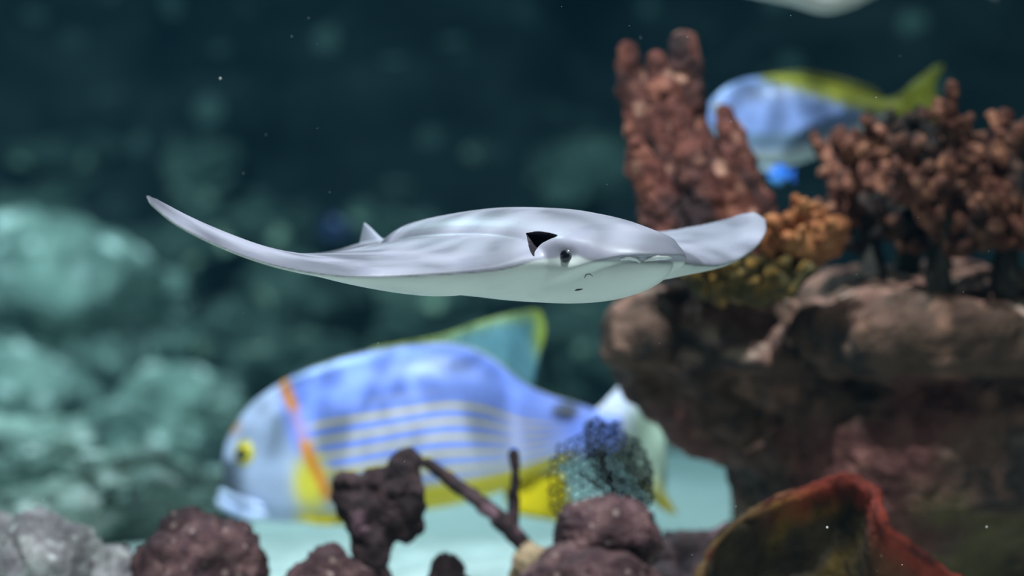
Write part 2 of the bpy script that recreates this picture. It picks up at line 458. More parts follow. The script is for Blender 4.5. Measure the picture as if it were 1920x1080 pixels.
# ------------------------------------------------------------------ stones in front
def stone(px, py, w, h, D, seed, m, lab, rot=0.0, name='crusted_stone', amp=0.16, grp='stones along the front', depth=1.0):
    s = K * D
    me = rock_mesh((w / 2 * s, w / 2 * s * depth, h / 2 * s), seed, sub=5, amp=amp, freq=1.6, fine=0.055, rot=(0, rot, 0))
    return tag(obj(name, me, m, loc=P(px, py, D)), lab, 'stone', grp)
stone(78, 1068, 200, 225, 2.98, 3, M_GREYSTONE, 'grey white crusted stone in the bottom left corner', 0.2)
stone(-10, 1040, 110, 150, 3.15, 5, M_GREYSTONE, 'whitest stone cut by the left edge behind the corner stone')
stone(207, 1110, 120, 170, 2.98, 9, M_GREYSTONE, 'small pale stone between the corner stone and the round stone')
stone(375, 1085, 228, 240, 2.95, 4, M_STONE, 'round purple grey stone in front of the striped fish chin', 0.1)
stone(615, 1125, 180, 190, 2.93, 11, M_STONE, 'low reddish stone at the bottom edge left of the dark stump')
stone(838, 1095, 80, 120, 2.98, 13, M_DARK, 'smallest dark stone at the bottom edge right of the stump')
stone(1140, 1010, 205, 145, 2.98, 15, M_STONE, 'reddish purple stone under the black sea fan', 0.05, amp=0.12)
stone(1110, 1120, 260, 190, 2.95, 17, M_STONE, 'wide pale topped stone carrying the stone under the sea fan', 0.0, amp=0.14)
stone(1010, 1085, 90, 130, 3.02, 19, M_TAN, 'small tan stone at the foot of the slanting branch', -0.5)
stone(1325, 1080, 230, 195, 3.15, 23, M_DARK, 'dark tufted stone between the sea fan stone and the cup sponge', 0.0, amp=0.2)

# ------------------------------------------------------------------ red sponge of upright lobes
def px_tube(rows, D, **kw):
    """rows: px, py, radius px, optional distance offset"""
    pts = []
    for r in rows:
        d = D + (r[3] if len(r) > 3 else 0)
        q = P(r[0], r[1], d); pts.append((q.x, q.y, q.z, r[2] * K * d))
    return tube(pts, **kw)

sp = empty('tube_sponge', P(1370, 560, 3.24), 'tall reddish brown sponge of fused upright lobes behind the ray wing', 'sponge')
def child(name, me, mat, parent):
    o = obj(name, me, mat); o.parent = parent
    o.matrix_parent_inverse = Matrix.Translation(-parent.location) if parent.rotation_euler.z == 0 else parent.matrix_basis.inverted()
    return o
LOBES = [
    ([(1176, 96, 20), (1186, 150, 30), (1205, 240, 36), (1228, 330, 46), (1262, 420, 54), (1320, 500, 50)], 3.22),
    ([(1230, 112, 19), (1240, 170, 31), (1258, 250, 40), (1280, 350, 52), (1312, 440, 60), (1345, 500, 54)], 3.17),
    ([(1281, 82, 25), (1289, 130, 32), (1294, 200, 29), (1312, 300, 40), (1345, 420, 56), (1370, 500, 50)], 3.22),
    ([(1356, 212, 19), (1368, 250, 29), (1380, 310, 37), (1402, 380, 44), (1424, 450, 52), (1430, 500, 50)], 3.19),
    ([(1312, 250, 20), (1328, 300, 36), (1350, 370, 50), (1378, 440, 58), (1390, 500, 50)], 3.15),
    ([(1196, 270, 16), (1216, 330, 28), (1252, 410, 40), (1300, 490, 42)], 3.14),
    ([(1264, 190, 14), (1284, 250, 24), (1305, 330, 32), (1330, 420, 40), (1345, 490, 42)], 3.13),
]
for i, (rows, D) in enumerate(LOBES):
    child('lobe', px_tube(rows, D, n=60, seg=34, amp=0.0042, scale=90, seed=60 + i, flat=0.75), M_RED, sp)

# ------------------------------------------------------------------ branching coral thickets on the ledge
def branching(px, py, D, seed, label, spread, height, lean=0.0, n_main=6):
    rnd = random.Random(seed)
    root = empty('branching_coral', P(px, py, D), label, 'coral', 'rusty branching corals on the ledge')
    s = K * D
    base = P(px, py + 15, D); top = P(px + lean * 0.35, py - height * 0.42, D)
    mid = (base + top) / 2 + Vector((rnd.uniform(-8, 8) * s, 0, 0))
    child('trunk', tube([(*base, 26 * s), (*mid, 21 * s), (*top, 24 * s)], n=16, seg=12, amp=0.0028, scale=90, seed=seed), M_TRUNK, root)
    for b in range(n_main + 4):
        low = b >= n_main
        a = (b + 0.5) / n_main * 2 - 1 + rnd.uniform(-0.12, 0.12)
        if low: a = (-0.95, 0.9, -0.5, 0.55)[b - n_main]
        depth = rnd.uniform(-1, 1) * 0.075
        end = top + Vector((a * spread * s + lean * 0.5 * s, depth, height * s * ((0.60 - 0.26 * a * a) * rnd.uniform(0.85, 1.05) if not low else rnd.uniform(-0.08, 0.2))))
        st = top.lerp(base, rnd.uniform(0.0, 0.35) + (0.2 if low else 0))
        m1 = st.lerp(end, 0.4) + Vector((a * 26 * s, depth * 0.3, -12 * s)); m2 = st.lerp(end, 0.72) + Vector((rnd.uniform(-10, 10) * s, 0, 0))
        br = child('branch', tube([(*st, 13 * s), (*m1, 15 * s), (*m2, 17 * s), (*end, 14 * s)], n=20, seg=10, amp=0.0032, scale=130, seed=seed + b), M_BRANCH, root)
        # knobbly fingers along the branch
        path = smooth_path([tuple(st), tuple(m1), tuple(m2), tuple(end)], 30)
        for f in range(9):
            q = Vector(path[rnd.randint(7, 29)])
            d = Vector((rnd.uniform(-1, 1), rnd.uniform(-1, 1), rnd.uniform(-0.35, 1.0))).normalized()
            L = rnd.uniform(26, 50) * s
            e1 = q + d * L * 0.6; e2 = q + d * L + Vector((0, 0, 9 * s))
            me = tube([(*q, 10 * s), (*e1, rnd.uniform(10, 13) * s), (*e2, rnd.uniform(9, 13) * s)], n=8, seg=8, amp=0.0026, scale=140, seed=seed * 7 + f)
            fo = obj('knob', me, M_BRANCH); fo.parent = br
            
branching(1635, 500, 3.22, 5, 'rusty coral bush at the left end of the ledge thicket', 90, 250, -20, 6)
branching(1762, 530, 3.12, 8, 'rusty coral bush on the dark stem in the middle of the ledge', 105, 305, 0, 8)
branching(1885, 530, 3.12, 12, 'rusty coral bush on the dark stem nearest the right edge', 90, 285, 10, 7)
branching(1960, 520, 3.22, 15, 'rusty coral bush cut off by the right edge', 90, 270, 0, 5)
branching(1700, 500, 3.30, 19, 'rusty coral bush at the back between the other ledge bushes', 95, 275, 0, 6)

# ------------------------------------------------------------------ orange and olive finger corals beside the sponge
def fingers(name, px, py, D, n, wx, wy, seed, m, label, lo=9, hi=17):
    rnd = random.Random(seed); s = K * D
    root = empty(name, P(px, py, D), label, 'coral')
    bm = bmesh.new()
    ellipsoid(bm, P(px, py, D), (wx * 0.75 * s, 70 * s, wy * 0.55 * s), sub=4)
    me = bm_mesh(bm); me.polygons.foreach_set('use_smooth', [True] * len(me.polygons))
    displace(me, lambda p: 0.006 * billow(p, 60, 3, seed))
    child('base', me, m, root)
    for i in range(n):
        a = rnd.uniform(0, math.pi * 2); rr = math.sqrt(rnd.random())
        x = px + math.cos(a) * rr * wx; y = py - abs(math.sin(a)) * rr * wy * 0.9 + rnd.uniform(-10, wy * 0.4)
        d = D - rnd.uniform(0.005, 0.045)
        q = P(px + (x - px) * 0.7, y + 24, d + 0.02); t = P(x, y - rnd.uniform(10, 26), d)
        r = rnd.uniform(lo, hi) * s
        child('finger', tube([(*q, r * 0.9), (*(q.lerp(t, 0.5)), r), (*t, r * 0.85)], n=9, seg=10, amp=0.0028, scale=120, seed=seed + i), m, root)
fingers('finger_coral', 1500, 455, 3.10, 42, 90, 62, 31, M_FINGER, 'orange brown finger coral clump right of the ray wing tip')
fingers('olive_coral', 1400, 528, 3.09, 42, 125, 44, 33, M_OLIVE, 'olive and yellow coral clump under the ray wing tip', 8, 14)

# ------------------------------------------------------------------ cup sponge at the bottom
def build_cup():
    D = 2.86
    root = empty('cup_sponge', P(1540, 1247, D), 'brown cup sponge with red rim at the bottom right', 'sponge')
    rim = smooth_path([(1290, 1140, -0.02), (1318, 1070, -0.01), (1350, 1010, 0.0), (1425, 952, 0.02), (1500, 918, 0.03), (1575, 896, 0.03), (1625, 905, 0.0),
                       (1643, 945, -0.035), (1655, 985, -0.05), (1700, 1022, -0.045), (1760, 1062, -0.03), (1815, 1110, -0.02), (1850, 1160, -0.01)], 90)
    rows = []
    for i, (x, y, d) in enumerate(rim):
        t = i / 89; bx = 1430 + 240 * t
        row = []
        for j in range(26):
            f = j / 25
            q = P(x + (bx - x) * f ** 1.3, y + (1250 - y) * f, D + d * (1 - f) + 0.045 * math.sin(f * math.pi) * (1 - 0.4 * t))
            row.append(tuple(q))
        rows.append(row)
    V, F = loft(rows, closed=False, cap=False)
    me = mesh(V, F)
    f = np.tile(np.linspace(0, 1, 26), 90); t = np.repeat(np.linspace(0, 1, 90), 26)
    c0 = co_of(me); nb = fbm(c0, 38, 4, 6); n2 = fbm(c0, 14, 3, 2)
    cc = np.tile(lin(66, 52, 34), (len(f), 1))
    cc = mixc(cc, lin(118, 92, 36), sstep(0.1, 0.6, n2) * (1 - sstep(0.4, 0.6, t)))
    cc = mixc(cc, lin(112, 62, 36), sstep(0.6, 0.72, t) * 0.85)
    cc = mixc(cc, lin(140, 52, 36), (1 - sstep(0.06, 0.22, f + 0.05 * nb)) * sstep(0.2, 0.4, t))
    cc = mixc(cc, lin(34, 26, 20), sstep(0.2, 0.6, nb) * 0.6)
    set_col(me, cc)
    displace(me, lambda p: 0.0045 * fbm(p, 45, 4, 4))
    me = applied(me, ('SOLIDIFY', dict(thickness=0.007, offset=0)))
    child('cup_wall', me, M_CUP, root)
    pts = [(*P(x, y, D + d), (7 + 3 * math.sin(x * 0.045)) * K * D) for x, y, d in rim]
    me = tube(pts, n=120, seg=12, amp=0.0026, scale=110, seed=9); c = co_of(me)
    w = sstep(P(1400, 0, D).x, P(1540, 0, D).x, c[:, 0]); n2 = fbm(c, 60, 3, 5)
    cc = mixc(np.tile(lin(98, 70, 38), (len(c), 1)), lin(132, 50, 36), w)
    set_col(me, mixc(cc, lin(84, 32, 26), sstep(0, 0.6, n2)))
    child('rim', me, M_CUP, root)
build_cup()

# ------------------------------------------------------------------ dark stump, slanting branch, sea fan
st = empty('coral_stump', P(700, 1180, 3.0), 'dark purple vase shaped coral stump before the striped fish belly', 'coral')
def build_stump():
    D = 3.0
    s = K * D
    bm = bmesh.new()
    def e(px, py, rx, rz, ry, rot=0):
        ellipsoid(bm, P(px, py, D), (rx * s, ry * s, rz * s), (0, R(rot), 0))
    e(705, 1120, 34, 100, 30); e(700, 1020, 42, 70, 34, -8); e(672, 945, 46, 62, 34, -20)
    e(757, 925, 42, 80, 36, 2); e(715, 930, 60, 60, 30); e(652, 905, 30, 26, 26); e(740, 980, 52, 40, 34, 10); e(775, 985, 22, 18, 24)
    me = applied(bm_mesh(bm), ('REMESH', dict(mode='VOXEL', voxel_size=0.0016)), ('SMOOTH', dict(factor=0.5, iterations=4)))
    displace(me, lambda p: 0.0036 * fbm(p, 75, 4, 3))
    child('body', me, M_DARK, st)
    child('knob', px_tube([(742, 875, 16), (758, 862, 20), (775, 868, 17)], D, n=10, seg=12, amp=0.003, scale=100), M_DARK, st)
build_stump()
bc = empty('bare_branch', P(1010, 1060, 3.02), 'bare dark coral branch slanting across the yellow fish belly', 'branch')
child('branch', px_tube([(1015, 1060, 18), (960, 1000, 17), (905, 945, 15), (850, 905, 13), (800, 868, 11)], 3.04, n=40, seg=12, amp=0.002, scale=110, seed=2), M_DARK, bc)
child('twig', px_tube([(962, 990, 11), (964, 930, 10), (966, 880, 9), (964, 850, 8)], 3.04, n=24, seg=10, amp=0.0016, scale=120, seed=5), M_DARK, bc)

def net(outline_fn, pitch, D, seed, thick):
    """a lacy net: jittered honeycomb cells drawn as thin bars, in one mesh"""
    rnd = random.Random(seed); s = K * D
    V, F = [], []
    jit = {}
    def pt(x, y):
        k = (round(x * 4), round(y * 4))
        if k not in jit:
            jit[k] = (x + rnd.uniform(-0.35, 0.35) * pitch, y + rnd.uniform(-0.35, 0.35) * pitch, rnd.uniform(-0.006, 0.006))
        return jit[k]
    h = pitch * math.sqrt(3) / 2; seen = set()
    x0, x1, y0, y1 = 1010, 1250, 770, 980
    for r in range(int((y1 - y0) / h) + 1):
        for c in range(int((x1 - x0) / (pitch * 1.5)) + 1):
            cx = x0 + c * pitch * 1.5; cy = y0 + r * h * 2 + (h if c % 2 else 0)
            if cy > y1 or not outline_fn(cx, cy): continue
            cs = [(cx + pitch * math.cos(k * math.pi / 3), cy + pitch * math.sin(k * math.pi / 3)) for k in range(6)]
            for k in range(6):
                a, b = cs[k], cs[(k + 1) % 6]
                key = tuple(sorted(((round(a[0] * 4), round(a[1] * 4)), (round(b[0] * 4), round(b[1] * 4)))))
                if key in seen: continue
                seen.add(key)
                A, B = pt(*a), pt(*b)
                pa, pb = P(A[0], A[1], D + A[2]), P(B[0], B[1], D + B[2])
                d = (pb - pa).normalized(); n1 = d.cross(Vector((0, 1, 0))).normalized(); n2 = Vector((0, 1, 0))
                w = thick * s * rnd.uniform(0.7, 1.3); i0 = len(V)
                for q in (pa - d * w * 0.5, pb + d * w * 0.5):
                    for sx, sy in ((1, 0.6), (-1, 0.6), (0, -1)): V.append(tuple(q + n1 * w * sx + n2 * w * sy))
                F.extend([(i0, i0 + 1, i0 + 4, i0 + 3), (i0 + 1, i0 + 2, i0 + 5, i0 + 4), (i0 + 2, i0, i0 + 3, i0 + 5), (i0, i0 + 2, i0 + 1), (i0 + 3, i0 + 4, i0 + 5)])
    return mesh(V, F, smooth=False)
fan = empty('sea_fan', P(1135, 960, 3.0), 'dark lacy sea fan standing on the reddish stone before the fish tail', 'coral')
def ell(cx, cy, rx, ry, rot):
    c, s_ = math.cos(R(rot)), math.sin(R(rot))
    return lambda x, y: (((x - cx) * c + (y - cy) * s_) / rx) ** 2 + ((-(x - cx) * s_ + (y - cy) * c) / ry) ** 2 < 1
child('fan_lobe', net(ell(1160, 862, 45, 88, -38), 8, 3.02, 2, 3.2), M_FAN, fan)
child('fan_lobe', net(ell(1080, 890, 50, 75, 25), 9.5, 3.0, 4, 1.9), M_FAN, fan)
child('fan_lobe', net(ell(1180, 900, 38, 60, -20), 8, 2.99, 6, 3.2), M_FAN, fan)
child('stem', px_tube([(1152, 960, 8), (1150, 925, 7), (1138, 890, 6), (1125, 840, 4)], 3.0, n=20, seg=8, amp=0.0006, scale=150), M_FAN, fan)
child('stem', px_tube([(1150, 935, 6), (1120, 910, 5), (1085, 885, 3)], 3.0, n=16, seg=8, amp=0.0005, scale=150), M_FAN, fan)

# ------------------------------------------------------------------ fish
def interp(tbl, x):
    a = np.array(tbl, float); return np.interp(x, a[:, 0], a[:, 1])
def spline(tbl, xs):
    a = np.array(tbl, float); f = smooth_path(a, 400); f = f[np.argsort(f[:, 0])]
    return np.interp(xs, f[:, 0], f[:, 1])

class Fish:
    """A fish drawn in photo pixels about (cx, cy), with its own thickness; heading left, turned by yaw."""
    def __init__(self, name, cx, cy, D, yaw, label, group=None):
        self.cx, self.cy, self.s = cx, cy, K * D
        self.root = empty(name, P(cx, cy, D), label, 'fish', group, rz=yaw)
        self.cosy = math.cos(yaw)
    def loc(self, px, py, y=0.0):
        return ((px - self.cx) * self.s / self.cosy, y * self.s, (self.cy - py) * self.s)
    def part(self, name, me, mat, parent=None):
        o = obj(name, me, mat); o.parent = parent or self.root; return o
    def body(self, top, bot, half, mat, colour, nx=260, seg=96, n=2.2):
        x0, x1 = top[0][0], top[-1][0]
        t = np.linspace(0, 1, nx); xs = x0 + (x1 - x0) * (0.5 * t + 0.5 * t * t * (3 - 2 * t))
        T, B, H = spline(top, xs), spline(bot, xs), spline(half, xs)
        rings, px = [], []
        for x, a, b, h in zip(xs, T, B, H):
            mid, hh = (a + b) / 2, max((b - a) / 2, 0.5); ring = []
            for k in range(seg):
                th = 2 * math.pi * k / seg; c, q = math.cos(th), math.sin(th)
                yy = h * math.copysign(abs(c) ** (2 / n), c); zz = mid - hh * math.copysign(abs(q) ** (2 / n), q)
                ring.append(self.loc(x, zz, -yy)); px.append((x, (zz - a) / max(b - a, 1), zz))
            rings.append(ring)
        V, F = loft(rings)
        px = px + [(x0, 0.5, (T[0] + B[0]) / 2), (x1, 0.5, (T[-1] + B[-1]) / 2)]
        me = mesh(V, F); q = np.array(px)
        set_col(me, colour(q[:, 0], q[:, 1], q[:, 2]))
        return self.part('body', me, mat)
    def fin(self, name, outline, mat, y=0.0, thick=3.0, colour=None, n=60, bend=0.0, parent=None):
        pts = smooth_path(list(outline) + [outline[0]], n)[:-1]
        bm = bmesh.new()
        vs_ = [bm.verts.new(self.loc(x, yy, 0)) for x, yy in pts]
        f = bm.faces.new(vs_)
        bmesh.ops.triangulate(bm, faces=[f])
        bmesh.ops.subdivide_edges(bm, edges=bm.edges[:], cuts=4, use_grid_fill=True)
        me = bm_mesh(bm); c = co_of(me)
        cx = self.cx + c[:, 0] / self.s * self.cosy; cy = self.cy - c[:, 2] / self.s
        c[:, 1] += y * self.s + bend * self.s * ((cx - cx.mean()) / max(np.ptp(cx), 1)) ** 2 + 2.0 * self.s * np.sin(cx * 0.16)
        set_co(me, c)
        if colour: set_col(me, colour(cx, cy))
        me = applied(me, ('SOLIDIFY', dict(thickness=thick * self.s, offset=0)))
        return self.part(name, me, mat, parent)
    def ball(self, name, px, py, y, r, flat, mat, parent=None):
        bm = bmesh.new(); bmesh.ops.create_uvsphere(bm, u_segments=24, v_segments=16, radius=1)
        me = bm_mesh(bm); c = co_of(me) * np.array([r, flat, r]) * self.s + np.array(self.loc(px, py, y))
        set_co(me, c); me.polygons.foreach_set('use_smooth', [True] * len(me.polygons))
        return self.part(name, me, mat, parent)


M_SCALES = material('fish_scales', None, scale=140, rough=0.38, bump=0.15, bump_scale=260, bump_dist=0.001, attr=True, coords='Object', spec=0.5, noise_mix=0.15)
M_FIN = material('fish_fin', None, scale=90, rough=0.5, bump=0, attr=True, coords='Object', translucent=0.25, noise_mix=0.15, alpha=0.94)
M_FIN_CLEAR = material('clear_fish_fin', None, scale=90, rough=0.5, bump=0, attr=True, coords='Object', translucent=0.5, noise_mix=0.15, alpha=0.82)
M_IRIS = material('yellow_iris', [(0.3, srgb(190, 170, 40)), (0.7, srgb(225, 205, 60))], scale=80, rough=0.2, bump=0, coords='Object')
M_PUPIL = material('black_pupil', [(0.3, (0.004, 0.005, 0.008, 1)), (0.7, (0.01, 0.012, 0.02, 1))], scale=50, rough=0.08, bump=0, coords='Object', spec=0.6)
M_LIP = material('pale_fish_lip', [(0.3, srgb(170, 185, 225)), (0.7, srgb(205, 215, 240))], scale=80, rough=0.35, bump=0.1, coords='Object')

def striped_fish():
    F = Fish('striped_fish', 800, 820, 3.52, R(-6), 'large blue fish with yellow stripes and orange face bands below the ray')
    top = [(414, 884), (417, 850), (424, 824), (440, 795), (470, 758), (510, 728), (560, 700), (640, 672), (720, 653), (800, 643), (860, 645), (920, 668), (980, 715), (1030, 740), (1080, 755), (1130, 772), (1165, 780)]
    bot = [(414, 900), (417, 936), (424, 950), (440, 965), (470, 976), (510, 981), (560, 982), (640, 978), (720, 968), (800, 956), (860, 945), (920, 928), (980, 902), (1030, 878), (1080, 860), (1130, 848), (1165, 842)]
    half = [(414, 4), (417, 12), (424, 20), (440, 32), (470, 46), (510, 57), (560, 66), (640, 76), (720, 80), (800, 78), (860, 72), (920, 60), (980, 46), (1030, 34), (1080, 25), (1130, 18), (1165, 10)]
    def colour(x, t, y):
        c = np.tile(lin(118, 140, 222), (len(x), 1))
        c = mixc(c, lin(150, 166, 228), sstep(0.55, 0.85, t))
        c = mixc(c, lin(120, 140, 225), sstep(900, 1100, x) * 0.5)
        wob = 0.008 * np.sin(x * 0.021 + t * 5)
        ph = (t + wob) / 0.096
        line = np.exp(-((ph - np.round(ph)) / 0.15) ** 2) * sstep(0.27, 0.36, t) * (1 - sstep(0.80, 0.86, t)) * sstep(565, 610, x) * (1 - sstep(1000, 1090, x))
        c = mixc(c, lin(226, 198, 36), np.clip(line, 0, 1))
        c = mixc(c, lin(222, 196, 30), sstep(0.80, 0.88, t) * sstep(600, 680, x) * (1 - sstep(1040, 1110, x)))
        head = 1 - sstep(548, 580, x + (y - 800) * -0.42 + 22 * np.sin((y - 700) * 0.012))
        c = mixc(c, lin(168, 178, 206), head)
        c = mixc(c, lin(72, 80, 92), (1 - sstep(432, 480, x)) * sstep(850, 875, y))  # shade on the front of the face, painted in as dark grey
        c = mixc(c, lin(220, 200, 50), np.exp(-(((x - 592) / 38) ** 2 + ((y - 905) / 62) ** 2) ** 2))
        c = mixc(c, lin(220, 196, 30), sstep(950, 972, y) * sstep(540, 580, x) * (1 - sstep(650, 700, x)))
        bx = np.interp(y, [700, 740, 770, 820, 860, 900, 940], [526, 546, 560, 578, 592, 612, 626])
        band = np.exp(-((x - bx) / 13) ** 4) * (1 - sstep(925, 945, y)) * (0.35 + 0.65 * np.clip(sstep(775, 760, y) + sstep(815, 835, y), 0, 1))
        c = mixc(c, lin(214, 130, 30), np.clip(band, 0, 1))
        c = mixc(c, lin(206, 140, 50), np.exp(-(((x - 436) / 14) ** 2 + ((y - 800) / 14) ** 2)))
        spot = np.exp(-((((x - 1062) / 27) ** 2 + ((y - 770) / 19) ** 2)) ** 3)
        c = mixc(c, lin(14, 18, 50), spot)
        ridge = 1 - sstep(0.0, 0.022, t)
        c = mixc(c, lin(170, 160, 80), ridge * sstep(520, 600, x) * 0.8)
        return c
    body = F.body(top, bot, half, M_SCALES, colour, nx=300, seg=280)
    def dcol(x, y):
        c = np.tile(lin(128, 178, 186), (len(x), 1))
        e = np.interp(x, [690, 800, 900, 1000, 1024], [656, 637, 605, 582, 600])
        c = mixc(c, lin(196, 206, 70), np.clip(np.exp(-((y - e) / 10) ** 2) + sstep(985, 1016, x) * (1 - sstep(640, 690, y)), 0, 1))
        return mixc(c, lin(105, 145, 180), 0.35 * (np.sin(x * 0.45 + y * 0.12) > 0.3).astype(float))
    F.fin('dorsal_fin', [(690, 668), (700, 654), (760, 642), (830, 628), (900, 603), (960, 587), (1003, 580), (1018, 592), (1022, 625), (1012, 665), (1002, 705), (996, 735), (970, 730), (920, 690), (860, 668), (780, 668)], M_FIN_CLEAR, thick=3, colour=dcol, n=70)
    def tcol(x, y):
        c = np.tile(lin(172, 188, 168), (len(x), 1))
        c = mixc(c, lin(240, 240, 255), (1 - sstep(1170, 1215, x + (y - 740) * 0.25)) * (1 - sstep(800, 860, y)))
        c = mixc(c, lin(200, 176, 40), sstep(885, 940, y))
        return c
    F.fin('tail_fin', [(1105, 778), (1130, 755), (1155, 728), (1175, 711), (1190, 725), (1215, 752), (1246, 790), (1244, 840), (1238, 890), (1250, 930), (1268, 962), (1238, 950), (1210, 925), (1180, 890), (1150, 856), (1110, 848)], M_FIN, thick=4, colour=tcol, n=60, bend=10)
    ycol = lambda x, y: np.tile(lin(226, 200, 20), (len(x), 1))
    F.fin('anal_fin', [(945, 912), (985, 898), (1040, 880), (1062, 905), (1066, 950), (1058, 976), (1020, 972), (975, 964), (950, 945)], M_FIN, thick=3, colour=ycol)
    for yy in (-30, 30):
        F.fin('pelvic_fin', [(560, 960), (620, 955), (650, 968), (690, 985), (640, 984), (590, 982)], M_FIN, y=yy, thick=3, colour=ycol, n=40)
    pc = lambda x, y: np.tile(lin(170, 170, 140), (len(x), 1))
    F.fin('pectoral_fin', [(625, 885), (680, 880), (740, 895), (800, 930), (760, 935), (700, 930), (640, 915)], M_FIN_CLEAR, y=-82, thick=2.5, colour=pc, n=40)
    for sgn in (-1, 1):
        e = F.ball('eye', 470, 850, sgn * 36, 27, 16, M_IRIS)
        F.ball('pupil', 461, 851, sgn * 44, 14, 10, M_PUPIL, e)
    lipm = lambda rows, sd: tube([(*F.loc(x, y, z), r * F.s) for x, y, z, r in rows], n=24, seg=10, amp=0.0005, scale=200, seed=sd)
    F.part('lip', lipm([(496, 948, -54, 6), (462, 940, -44, 8), (430, 930, -26, 8), (414, 926, 0, 8), (430, 930, 26, 8), (462, 940, 44, 8)], 1), M_LIP)
    F.part('lower_jaw', lipm([(500, 964, -52, 9), (468, 964, -44, 11), (434, 952, -28, 11), (412, 942, 0, 11), (434, 952, 28, 11), (468, 964, 44, 11)], 2), M_LIP)
striped_fish()

def yellow_back_fish():
    F = Fish('yellow_backed_fish', 1480, 225, 3.62, R(-8), 'silver blue fish with yellow back and tail behind the red sponge')
    top = [(1318, 218), (1326, 200), (1345, 176), (1375, 155), (1420, 143), (1480, 140), (1540, 150), (1600, 168), (1650, 184), (1690, 190)]
    bot = [(1318, 232), (1326, 250), (1345, 272), (1375, 296), (1420, 312), (1480, 310), (1540, 290), (1600, 256), (1650, 226), (1690, 218)]
    half = [(1318, 4), (1326, 18), (1345, 30), (1375, 40), (1420, 46), (1480, 46), (1540, 38), (1600, 24), (1650, 14), (1690, 7)]
    def colour(x, t, y):
        c = np.tile(lin(140, 160, 214), (len(x), 1))
        c = mixc(c, lin(120, 140, 160), sstep(0.60, 0.70, t) * (1 - sstep(0.76, 0.84, t)))
        c = mixc(c, lin(215, 222, 222), sstep(0.78, 0.88, t))
        yl = np.interp(x, [1400, 1450, 1540, 1600, 1690], [140, 158, 186, 206, 224])
        w = 1 - sstep(yl - 8, yl + 8 + 6 * np.sin(x * 0.25), y)
        return mixc(c, lin(158, 156, 46), w * sstep(1410, 1440, x))
    F.body(top, bot, half, M_SCALES, colour, nx=160, seg=80)
    ycol = lambda x, y: mixc(np.tile(lin(150, 152, 44), (len(x), 1)), lin(120, 124, 40), 0.4 * (np.sin(y * 0.6) > 0).astype(float))
    F.fin('tail_fin', [(1640, 196), (1680, 180), (1715, 152), (1750, 126), (1764, 124), (1758, 142), (1738, 172), (1716, 205), (1722, 240), (1742, 275), (1752, 296), (1730, 290), (1690, 256), (1650, 218)], M_FIN, thick=4, colour=ycol)
    F.fin('dorsal_fin', [(1430, 150), (1445, 138), (1500, 132), (1560, 142), (1620, 160), (1650, 178), (1640, 190), (1560, 164), (1480, 152)], M_FIN, thick=3, colour=lambda x, y: np.tile(lin(120, 120, 50), (len(x), 1)))
    F.fin('pelvic_fin', [(1400, 300), (1440, 300), (1470, 318), (1440, 322), (1410, 315)], M_FIN, y=-16, thick=3, colour=lambda x, y: np.tile(lin(190, 205, 215), (len(x), 1)), n=36)
    for sgn in (-1, 1):
        e = F.ball('eye', 1352, 205, sgn * 28, 11, 7, M_IRIS); F.ball('pupil', 1350, 205, sgn * 33, 6, 4, M_PUPIL, e)
yellow_back_fish()

def small_fish(name, cx, cy, D, L, H, col, label, yaw):
    F = Fish(name, cx, cy, D, yaw, label)
    l, h = L / 2, H / 2
    top = [(cx - l, cy - 1), (cx - l * .9, cy - h * .45), (cx - l * .5, cy - h * .92), (cx, cy - h), (cx + l * .5, cy - h * .6), (cx + l * .8, cy - h * .25), (cx + l, cy - h * .2)]
    bot = [(x, 2 * cy - y) for x, y in top]
    half = [(x, max(0.5, (cy - y) * 0.5)) for x, y in top]
    c = lin(*col)
    F.body(top, bot, half, M_SCALES, lambda x, t, y: mixc(np.tile(c, (len(x), 1)), np.minimum(c * 1.7 + 0.05, 1), sstep(0.55, 0.9, t)), nx=60, seg=32)
    fc = lambda x, y: np.tile(c * 0.9, (len(x), 1))
    F.fin('tail_fin', [(cx + l * .85, cy - h * .2), (cx + l * 1.35, cy - h * .8), (cx + l * 1.2, cy), (cx + l * 1.35, cy + h * .8), (cx + l * .85, cy + h * .2)], M_FIN, thick=1.5, colour=fc, n=40)
    F.fin('dorsal_fin', [(cx - l * .4, cy - h * .85), (cx, cy - h * 1.25), (cx + l * .6, cy - h * .85), (cx + l * .7, cy - h * .3), (cx, cy - h * .8)], M_FIN, thick=1.2, colour=fc, n=30)
    for sgn in (-1, 1): F.ball('eye', cx - l * .65, cy - h * .15, sgn * h * .36, h * .14, h * .1, M_PUPIL)
small_fish('small_blue_fish', 1462, 329, 3.5, 44, 36, (70, 140, 250), 'tiny bright blue fish below the yellow backed fish, beside the sponge', R(20))
small_fish('dark_blue_fish', 628, 428, 6.2, 62, 46, (10, 20, 66), 'small dark blue fish far behind the back fin of the ray', R(-25))

